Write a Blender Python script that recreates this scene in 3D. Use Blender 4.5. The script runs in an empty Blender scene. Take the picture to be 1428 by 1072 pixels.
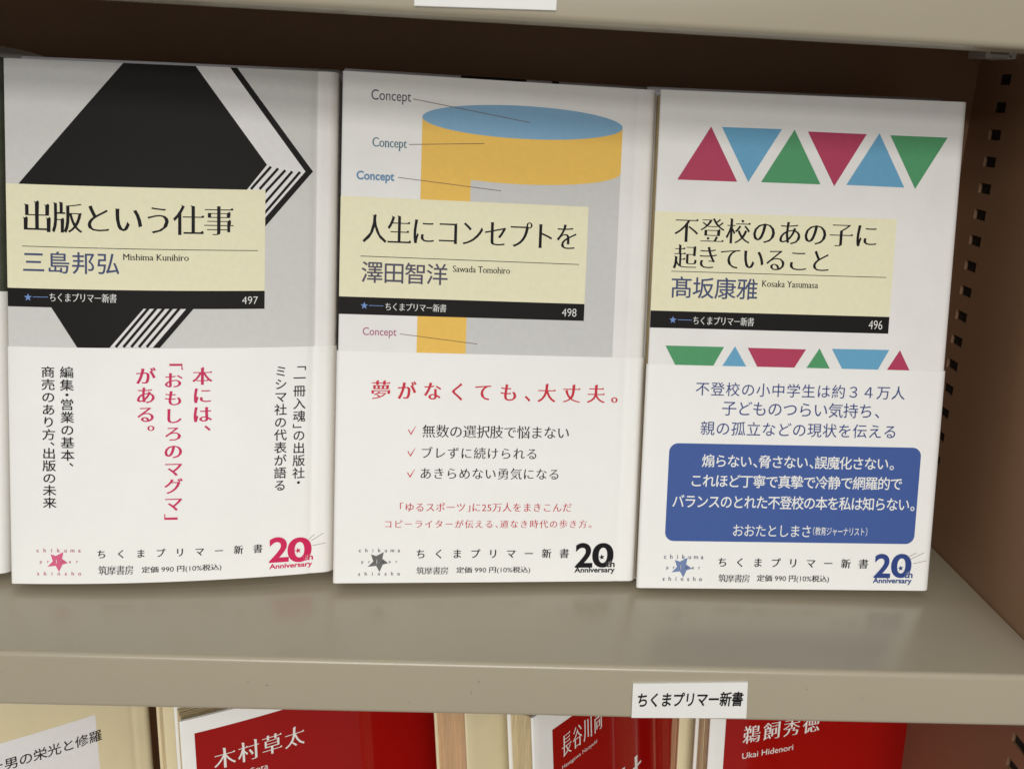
import bpy, bmesh, math, random
import numpy as np
from mathutils import Vector, Matrix
from mathutils.geometry import delaunay_2d_cdt
random.seed(7); np.random.seed(7)
SC = bpy.context.scene
COL = SC.collection

# ------------------------------------------------------------------ camera
cam_d = bpy.data.cameras.new('camera'); cam = bpy.data.objects.new('camera', cam_d); COL.objects.link(cam)
SC.camera = cam
cam_d.sensor_fit = 'HORIZONTAL'; cam_d.sensor_width = 36.0; cam_d.lens = 1400.0*36/1428
cam_d.clip_start = 0.01; cam_d.clip_end = 50
Rr = [[0.99781543, 0.05336672, -0.0389406], [-0.03994605, 0.95686564, 0.28777153], [0.05261834, -0.28558735, 0.95690709]]
cam.matrix_world = Matrix(((Rr[0][0], Rr[0][2], -Rr[0][1], 0.107244), (Rr[1][0], Rr[1][2], -Rr[1][1], -0.273716), (Rr[2][0], Rr[2][2], -Rr[2][1], 0.172270), (0, 0, 0, 1)))
cam_d.dof.use_dof = True; cam_d.dof.focus_distance = 0.345; cam_d.dof.aperture_fstop = 22

# ------------------------------------------------------------------ light
w = bpy.data.worlds.new('World'); SC.world = w; w.use_nodes = True
bg = w.node_tree.nodes['Background']; bg.inputs[0].default_value = (1.0, 0.95, 0.88, 1); bg.inputs[1].default_value = 0.22
def area(name, loc, target, sx, sy, power, col):
    l = bpy.data.lights.new(name, 'AREA'); l.shape = 'RECTANGLE'; l.size = sx; l.size_y = sy; l.energy = power; l.color = col
    o = bpy.data.objects.new(name, l); COL.objects.link(o); o.location = loc
    o.rotation_euler = (Vector(target)-Vector(loc)).to_track_quat('-Z', 'Y').to_euler()
    return o
T0 = (0.12, 0.05, 0.08)
WARM = (1.0, 0.985, 0.93)
area('ceiling_lamp', (0.2, -0.62, 1.3), (0.2, -0.62, 0), 2.4, 0.4, 3, WARM)
area('ceiling_lamp', (0.1, -1.6, 1.3), (0.1, -1.6, 0), 2.4, 0.6, 6, WARM)
area('ceiling_lamp', (0.1, -2.9, 1.3), (0.1, -2.9, 0), 2.4, 0.9, 70, WARM)
area('ceiling_lamp', (0.1, -4.4, 1.3), (0.1, -4.4, 0), 2.4, 1.0, 105, WARM)
area('ceiling_lamp', (0.1, -7.0, 1.35), (0.1, -7.0, 0), 3.0, 1.2, 540, WARM)  # farthest lamp, added to brighten the tops of the covers
SC.view_settings.view_transform = 'Standard'; SC.view_settings.look = 'None'
SC.view_settings.exposure = 0.0; SC.view_settings.gamma = 1.0

# ------------------------------------------------------------------ materials
def lin(c):
    c = c/255.0
    return c/12.92 if c <= 0.04045 else ((c+0.055)/1.055)**2.4
def rgb(r, g, b, k=1.0): return tuple(min(0.9, lin(v)*k) for v in (r, g, b))
MATS = {}
def mat(name, col, rough=0.5, spec=0.5, metal=0.0, noise=0.0, nscale=200.0, bump=0.0, bscale=900.0, coat=0.0, stretch=None, trans=0.0, alpha=1.0, col2=None):
    if name in MATS: return MATS[name]
    m = bpy.data.materials.new(name); m.use_nodes = True; nt = m.node_tree; b = nt.nodes['Principled BSDF']
    b.inputs['Base Color'].default_value = (*col, 1); b.inputs['Roughness'].default_value = rough
    b.inputs['Specular IOR Level'].default_value = spec; b.inputs['Metallic'].default_value = metal
    if coat: b.inputs['Coat Weight'].default_value = coat; b.inputs['Coat Roughness'].default_value = 0.08
    if trans: b.inputs['Transmission Weight'].default_value = trans
    if alpha < 1: b.inputs['Alpha'].default_value = alpha
    tc = nt.nodes.new('ShaderNodeTexCoord'); src = tc.outputs['Object']
    if stretch:
        mp = nt.nodes.new('ShaderNodeMapping'); mp.inputs['Scale'].default_value = stretch
        nt.links.new(src, mp.inputs[0]); src = mp.outputs[0]
    if noise:
        n = nt.nodes.new('ShaderNodeTexNoise'); n.inputs['Scale'].default_value = nscale; n.inputs['Detail'].default_value = 6
        n.inputs['Roughness'].default_value = 0.65
        nt.links.new(src, n.inputs['Vector'])
        mx = nt.nodes.new('ShaderNodeMix'); mx.data_type = 'RGBA'
        k = 1-noise; c2 = col2 or tuple(v*k for v in col)
        mx.inputs['A'].default_value = (*c2, 1); mx.inputs['B'].default_value = (*tuple(min(1, v*(1+noise*0.6)) for v in col), 1)
        rp = nt.nodes.new('ShaderNodeMapRange'); rp.inputs['From Min'].default_value = 0.3; rp.inputs['From Max'].default_value = 0.7
        nt.links.new(n.outputs['Fac'], rp.inputs['Value']); nt.links.new(rp.outputs[0], mx.inputs['Factor'])
        nt.links.new(mx.outputs['Result'], b.inputs['Base Color'])
    if bump:
        n = nt.nodes.new('ShaderNodeTexNoise'); n.inputs['Scale'].default_value = bscale; n.inputs['Detail'].default_value = 3
        nt.links.new(src, n.inputs['Vector'])
        bp = nt.nodes.new('ShaderNodeBump'); bp.inputs['Strength'].default_value = bump; bp.inputs['Distance'].default_value = 0.0002
        nt.links.new(n.outputs['Fac'], bp.inputs['Height']); nt.links.new(bp.outputs[0], b.inputs['Normal'])
    MATS[name] = m
    return m
K = 1.06
INK = {
 'cream': (235, 231, 200), 'black': (25, 23, 23), 'grey': (208, 208, 207), 'lightwhite': (228, 226, 228), 'ink': (26, 23, 28),
 'slate': (66, 76, 116), 'slate2': (80, 76, 96), 'starblue': (112, 146, 205), 'paper': (236, 236, 234), 'pink': (200, 38, 92),
 'pink2': (204, 30, 88), 'rose': (214, 96, 136), 'rose_l': (182, 96, 112), 'ray': (150, 138, 138), 'yellow': (236, 192, 92),
 'grey2': (203, 203, 203), 'blue': (128, 172, 206), 'rule': (110, 82, 72), 'teal': (70, 108, 126), 'concblue': (100, 140, 178),
 'concrose': (172, 104, 130), 'red': (200, 42, 62), 'red2': (190, 44, 64), 'dgrey': (104, 104, 104), 'dgrey_l': (70, 68, 68),
 'crim': (176, 58, 92), 'tblue': (102, 164, 202), 'green': (78, 152, 104), 'navy': (52, 68, 130), 'boxblue': (62, 90, 156),
 'sblue': (112, 132, 176), 'sblue_l': (84, 90, 112), 'nblue': (44, 66, 132)}
PRINT = {'wred': (152, 12, 9), 'wpaper': (228, 226, 222), 'wink': (40, 36, 34), 'wgrey': (228, 226, 228)}
def ink(k, gloss=0.55):
    c = INK.get(k) or PRINT.get(k)
    return mat('print_'+k, rgb(*c, K), rough=gloss, spec=(0.12 if k in ('black', 'ink') else 0.25), noise=0.035, nscale=500)
PAPER_COVER = mat('laminated_cover_paper', rgb(232, 231, 231, K), rough=0.5, spec=0.3, noise=0.03, nscale=90, bump=0.12, bscale=1500)
PAPER_OBI = mat('smooth_band_paper', rgb(240, 240, 237, K), rough=0.42, spec=0.4, noise=0.02, nscale=60, bump=0.12, bscale=1200)
PAGES = mat('page_edges', rgb(214, 196, 158), rough=0.85, spec=0.2, noise=0.25, nscale=1400, stretch=(1, 1, 0.02))
PAGES_TAN = mat('page_edges_tan', rgb(218, 182, 142), rough=0.85, spec=0.2, noise=0.2, nscale=1400, stretch=(1, 1, 0.02))
CREAM_CARD = mat('cream_card_cover', rgb(226, 212, 176), rough=0.55, spec=0.3, noise=0.05, nscale=60, bump=0.1)
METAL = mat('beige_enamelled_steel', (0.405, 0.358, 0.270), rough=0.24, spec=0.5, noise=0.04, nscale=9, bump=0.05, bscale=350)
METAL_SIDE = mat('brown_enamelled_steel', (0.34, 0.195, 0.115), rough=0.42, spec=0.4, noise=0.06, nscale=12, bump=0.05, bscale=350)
SLOT_SHADE = mat('painted_slot_shade', (0.02, 0.018, 0.015), rough=0.8)  # near-black colour standing in for the shade inside the slots
CHROME = mat('bright_zinc', (0.85, 0.84, 0.82), rough=0.3, metal=0.25)
LABELP = mat('label_tape', rgb(236, 236, 234), rough=0.45, noise=0.02, nscale=150)
PLASTIC = mat('clear_plastic_film', (0.75, 0.75, 0.75), rough=0.12, spec=0.6, alpha=0.45)
SCUFF = mat('scuff_mark', (0.15, 0.125, 0.095), rough=0.8)

# ------------------------------------------------------------------ object helpers
def link(name, me, parent=None, mats=(), smooth=False):
    o = bpy.data.objects.new(name, me); COL.objects.link(o)
    for m in mats: me.materials.append(m)
    if parent: o.parent = parent
    if smooth:
        for p in me.polygons: p.use_smooth = True
    return o
def tag(o, label=None, cat=None, group=None, kind=None):
    if label: o['label'] = label
    if cat: o['category'] = cat
    if group: o['group'] = group
    if kind: o['kind'] = kind
    return o
def empty(name, loc=(0, 0, 0)):
    o = bpy.data.objects.new(name, None); COL.objects.link(o); o.location = loc; o.empty_display_size = 0.01
    return o
def mesh(name, vs, fs, parent=None, m=None, smooth=False):
    me = bpy.data.meshes.new(name); me.from_pydata([tuple(v) for v in vs], [], fs); me.validate(); me.update()
    return link(name, me, parent, [m] if m else [], smooth)
def fix_parent(o, root):
    # children are modelled in world space; keep that while parented to a moved root
    o.matrix_parent_inverse = root.matrix_world.inverted() if False else Matrix.Translation(-Vector(root.location))
def box_bm(bm, x0, x1, y0, y1, z0, z1, bev=0.0):
    r = bmesh.ops.create_cube(bm, size=1.0)
    for v in r['verts']:
        v.co = Vector(((x0+x1)/2+v.co.x*(x1-x0), (y0+y1)/2+v.co.y*(y1-y0), (z0+z1)/2+v.co.z*(z1-z0)))
    if bev:
        es = list({e for v in r['verts'] for e in v.link_edges})
        bmesh.ops.bevel(bm, geom=es, offset=bev, segments=2, affect='EDGES', profile=0.5)
def bm_obj(name, bm, parent=None, m=None, smooth=False):
    me = bpy.data.meshes.new(name); bm.to_mesh(me); bm.free()
    return link(name, me, parent, [m] if m else [], smooth)

# ------------------------------------------------------------------ lettering: outlines of the built-in font, reshaped
_fc = bpy.data.curves.new('glyph', 'FONT'); _fo = bpy.data.objects.new('glyph', _fc); COL.objects.link(_fo)
_fc.fill_mode = 'NONE'; _fc.resolution_u = 3
_raw = {}
def raw(ch):
    """closed outlines of one character, in em units, with its advance width"""
    if ch in _raw: return _raw[ch]
    _fc.body = ch; _fc.resolution_u = 3 if ord(ch) > 0x2fff else 6
    bpy.context.view_layer.update()
    dg = bpy.context.evaluated_depsgraph_get()
    me = bpy.data.meshes.new_from_object(_fo.evaluated_get(dg))
    n = len(me.vertices)
    co = np.zeros(n*3); me.vertices.foreach_get('co', co); co = co.reshape(-1, 3)[:, :2]
    nxt = {}
    adj = [[] for _ in range(n)]
    for e in me.edges:
        a, b = e.vertices; adj[a].append(b); adj[b].append(a)
    seen = [False]*n; loops = []
    for s in range(n):
        if seen[s] or len(adj[s]) < 2: continue
        lp = [s]; seen[s] = True; prev = s; cur = max(adj[s]) if s+1 not in adj[s] else s+1
        while cur != s and not seen[cur]:
            lp.append(cur); seen[cur] = True
            a = adj[cur]; nx = a[0] if a[0] != prev else a[1]
            prev, cur = cur, nx
        L = co[lp]
        keep = [i for i in range(len(L)) if np.linalg.norm(L[i]-L[i-1]) > 1e-4]
        if len(keep) > 2: loops.append(L[keep])
    bpy.data.meshes.remove(me)
    # overall winding: make filled side on the left
    area = 0
    for L in loops:
        x, y = L[:, 0], L[:, 1]; area += np.sum(x*np.roll(y, -1)-np.roll(x, -1)*y)/2
    if area < 0: loops = [L[::-1] for L in loops]
    _raw[ch] = loops
    return loops
def restroke(loops, fh, fv, grow=0.0, tmax=0.15):
    """scale stroke thickness: fh on horizontal strokes, fv on vertical ones; grow adds a constant"""
    A = np.concatenate(loops); B = np.concatenate([np.roll(L, -1, 0) for L in loops])
    d = B-A; ln = np.linalg.norm(d, axis=1)+1e-12; t = d/ln[:, None]; nrm = np.stack([t[:, 1], -t[:, 0]], 1)
    mid = (A+B)/2; n = len(A)
    # inward rays
    D = -nrm
    O = mid+D*1e-4
    r = A[None]-O[:, None]; s = d[None]
    den = D[:, None, 0]*s[..., 1]-D[:, None, 1]*s[..., 0]
    den = np.where(abs(den) < 1e-9, 1e-9, den)
    tt = (r[..., 0]*s[..., 1]-r[..., 1]*s[..., 0])/den
    uu = (r[..., 0]*D[:, None, 1]-r[..., 1]*D[:, None, 0])/den
    ok = (tt > 1e-4) & (uu >= -1e-6) & (uu <= 1+1e-6)
    th = np.where(ok, tt, 9).min(1)
    k = abs(nrm[:, 1])**2.2
    f = fv+(fh-fv)*k
    s_in = np.where(th < tmax, 0.5*th*(1-f), 0)-grow
    out = []; o = 0
    for L in loops:
        m = len(L); si = s_in[o:o+m].copy(); ti = t[o:o+m]; ni = nrm[o:o+m]; li = ln[o:o+m]
        for _ in range(2):
            c1 = (ti*np.roll(ti, -1, 0)).sum(1) > 0.88; c0 = (ti*np.roll(ti, 1, 0)).sum(1) > 0.88
            w1 = np.where(c1, 0.5, 0)*np.minimum(1, np.roll(li, -1)/li); w0 = np.where(c0, 0.5, 0)*np.minimum(1, np.roll(li, 1)/li)
            si = (si+w1*np.roll(si, -1)+w0*np.roll(si, 1))/(1+w1+w0)
        R = np.zeros_like(L)
        for i in range(m):
            a, b = i-1, i
            na, nb = ni[a], ni[b]; sa, sb = si[a], si[b]
            det = na[0]*nb[1]-na[1]*nb[0]
            if abs(det) < 0.25:
                v = -(na*sa+nb*sb)/2
            else:
                # v.na=-sa ; v.nb=-sb
                v = np.array([(-sa*nb[1]+sb*na[1])/det, (-sb*na[0]+sa*nb[0])/det])
            l = np.linalg.norm(v)
            if l > 0.06: v = v*0.06/l
            R[i] = L[i]+v
        out.append(R); o += m
    return out
def serifs(loops, mode):
    res = []
    for L in loops:
        m = len(L); pts = []
        d = np.roll(L, -1, 0)-L; ln = np.linalg.norm(d, axis=1)+1e-12; t = d/ln[:, None]
        nr = np.stack([t[:, 1], -t[:, 0]], 1)
        for i in range(m):
            a, b = i-1, i; P = L[i]
            cr = t[a][0]*t[b][1]-t[a][1]*t[b][0]
            done = False
            if cr > 0.75:
                if mode == 'kanji':
                    if nr[a][0] > .9 and nr[b][1] > .95 and ln[b] > .11:       # right end of a horizontal stroke: triangle
                        pts += [P+(.014, -.004), P+(-.022, .050), P+(-.09, 0.0)]; done = True
                    elif nr[a][1] > .95 and nr[b][0] < -.9 and .03 < ln[a] < .13 and ln[b] > .12:   # top left of a stem
                        pts += [P+(-.006, .022), P+(-.034, .022), P+(0, -.022)]; done = True
                elif mode == 'latin':
                    if nr[a][0] > .9 and nr[b][1] > .9 and .03 < ln[b] < .12: pts += [P+(0, -.02), P+(.0, 0)]; done = True
                    elif nr[a][1] > .9 and nr[b][0] < -.9 and .03 < ln[a] < .12 and ln[b] > .1: pts += [P+(0, .0), P+(-.05, -.006), P+(-.05, -.03), P+(0, -.04)]; done = True
                    elif nr[a][0] < -.9 and nr[b][1] < -.9 and .03 < ln[b] < .12 and ln[a] > .1: pts += [P+(0, .035), P+(-.05, .025), P+(-.05, 0)]; done = True
                    elif nr[a][1] < -.9 and nr[b][0] > .9 and .03 < ln[a] < .12 and ln[b] > .1: pts += [P+(.05, 0), P+(.05, .025), P+(0, .035)]; done = True
            if not done: pts.append(P)
        res.append(np.array(pts))
    return res
STY = {  # fh, fv, grow, serif
 'gothic': (1, 1, 0, None), 'gothic_m': (1, 1, .007, None), 'gothic_l': (.92, .92, -.001, None), 'gothic_b': (1, 1, .008, None),
 'mincho_b': (.42, 1.34, .002, 'kanji'), 'mincho': (.50, 1.10, .003, 'kanji'), 'mincho_r': (.58, 1.1, .002, 'kanji'),
 'serif': (.6, 1.12, .008, 'latin'), 'sans': (1, 1, 0, None), 'sans_r': (1, 1, .006, None), 'sans_b': (1, 1, .026, None), 'sans_bb': (1, 1, .06, None),
 'black': (1, 1, .024, None), 'label': (1, 1, .022, None), 'num': (1, 1, -.01, None), 'logo': (1, 1, .012, None), 'mincho_bb': (.50, 1.55, .006, 'kanji'), 'foot': (.66, 1.25, .008, 'kanji')}
_tri = {}
def glyph(ch, sty):
    key = (ch, sty)
    if key in _tri: return _tri[key]
    loops = raw(ch); fh, fv, g, sf = STY[sty]
    kana = 0x3040 <= ord(ch) <= 0x30ff
    cjk = ord(ch) > 0x2fff
    if loops:
        if sf == 'kanji' and not cjk: fh, fv, sf = .8, 1.0, None
        if sf == 'kanji' and kana: fh, fv, sf = fh+.14, fv, None
        if cjk and sf == 'kanji' and not kana:
            n = sum(len(L) for L in loops)
            ex = max(L[:, 0].max() for L in loops)
        if (fh, fv, g) != (1, 1, 0):
            # dense characters grow less, so that their counters stay open
            per = sum(np.linalg.norm(np.roll(L, -1, 0)-L, axis=1).sum() for L in loops)
            gg = g*min(1, 16/max(per, 1)) if cjk else g
            if sf == 'kanji' and fv > 1: fv = 1+(fv-1)*min(1, 14/max(per, 1))
            loops = restroke(loops, fh, fv, gg)
        if sf: loops = serifs(loops, sf)
        vs = np.concatenate(loops); es = []; o = 0
        for L in loops:
            m = len(L); es += [(o+i, o+(i+1) % m) for i in range(m)]; o += m
        V, E, F, *_ = delaunay_2d_cdt([Vector(v) for v in vs], es, [], 0, 1e-6)
        Vn = np.array([(v.x, v.y) for v in V]); F = np.array([list(f) for f in F])
        c = Vn[F].mean(1)
        A = vs[[e[0] for e in es]]; B = vs[[e[1] for e in es]]
        y = c[:, 1][:, None]
        up = (A[None, :, 1] <= y) & (B[None, :, 1] > y); dn = (A[None, :, 1] > y) & (B[None, :, 1] <= y)
        den = np.where(abs(B[:, 1]-A[:, 1]) < 1e-12, 1e-12, B[:, 1]-A[:, 1])[None]
        xi = A[None, :, 0]+(y-A[None, :, 1])*(B-A)[None, :, 0]/den
        lf = xi > c[:, 0][:, None]
        wn = (up & lf).sum(1)-(dn & lf).sum(1)
        F = F[wn > 0]
        res = (Vn, F)
    else: res = (np.zeros((0, 2)), np.zeros((0, 3), int))
    _tri[key] = res
    return res
def widths(ch):
    a = glyph("|", "gothic")[0][:, 0].max()
    """advance in em"""
    _fc.body = ch+'|'; bpy.context.view_layer.update()

    dg = bpy.context.evaluated_depsgraph_get(); me = bpy.data.meshes.new_from_object(_fo.evaluated_get(dg))
    mx = max(v.co.x for v in me.vertices); bpy.data.meshes.remove(me)
    return mx-a
_w = {}
def adv(ch):
    if ch not in _w: _w[ch] = widths(ch)
    return _w[ch]
def layout(s, sty, d, bbox, half=''):
    """2D triangles of a string fitted to an ink box (u0, v0, u1, v1)"""
    spaced = sty.endswith('_sp')
    st = {'mincho_sp': 'foot', 'sans_sp': 'logo', 'price': 'foot'}.get(sty, sty)
    u0, v0, u1, v1 = bbox; Wd, Ht = u1-u0, v1-v0
    G = []
    latin = all(ord(c) < 0x2fff for c in s)
    if latin and not spaced or sty == 'price':
        x = 0
        for c in s:
            stc = 'gothic' if (sty == 'price' and ord(c) < 128) else st
            V, F = glyph(c, stc)
            if len(F): G.append((V+(x, 0), F))
            x += adv(c)*(1 if ord(c) > 0x2fff or sty != 'price' else 1.0)
        allv = np.concatenate([g[0] for g in G]); mn, mx = allv.min(0), allv.max(0)
        sc = np.array([Wd, Ht])/(mx-mn)
        return [((V-mn)*sc+(u0, v0), F) for V, F in G]
    cells = []
    for c in s:
        V, F = glyph(c, st)
        a = 0.52 if c in half else 1.0
        if d == 'v':
            V = V.copy(); cx, cy = 0.5, 0.38
            if c in 'ー「」':
                V = np.stack([(V[:, 1]-cy)+cx, -(V[:, 0]-cx)+cy], 1)
                if c == 'ー': V = np.stack([2*cx-V[:, 0], V[:, 1]], 1); F = F[:, ::-1]
                if c in half and len(V): V = V+(0, cy-(V[:, 1].min()+V[:, 1].max())/2)
            elif c in '、。':
                V = V+(0.55, 0.0)
                V = V+(0, cy+.02-(V[:, 1].min()+V[:, 1].max())/2)
            V = V-(cx, cy)
        else:
            if latin: V = V-((V[:, 0].min()+V[:, 0].max())/2, 0)
            else:
                V = V-(0.5, 0)
                if c in half: V = V+(-(V[:, 0].min()+V[:, 0].max())/2, 0)
        cells.append((V, F, a))
    # centre positions in units of pitch
    pos = [0]
    for i in range(1, len(cells)): pos.append(pos[-1]+(cells[i-1][2]+cells[i][2])/2)
    if d == 'h':
        ymn = min(c[0][:, 1].min() for c in cells); ymx = max(c[0][:, 1].max() for c in cells)
        em = Ht/(ymx-ymn); emx = em
        l = -cells[0][0][:, 0].min()*em; r = cells[-1][0][:, 0].max()*em
        pitch = (Wd-l-r)/max(pos[-1], 1e-6) if len(cells) > 1 else 0
        if not spaced and len(cells) > 1 and pitch < em*.93: emx = pitch/.93; l = -cells[0][0][:, 0].min()*emx; r = cells[-1][0][:, 0].max()*emx; pitch = (Wd-l-r)/pos[-1]
        return [(V*(emx, em)+(u0+l+p*pitch, v0-ymn*em), F) for (V, F, a), p in zip(cells, pos)]
    else:
        xmx = max(abs(c[0][:, 0]).max() if c[0].size else 0 for c in cells if True)
        em = Wd/0.93
        t = cells[0][0][:, 1].max()*em; bt = -cells[-1][0][:, 1].min()*em
        pitch = (Ht-t-bt)/pos[-1]; cx = (u0+u1)/2
        ey = min(em, pitch*.955); t *= ey/em
        return [(V*(em, ey)+(cx, v1-t-p*pitch), F) for (V, F, a), p in zip(cells, pos)]

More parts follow.
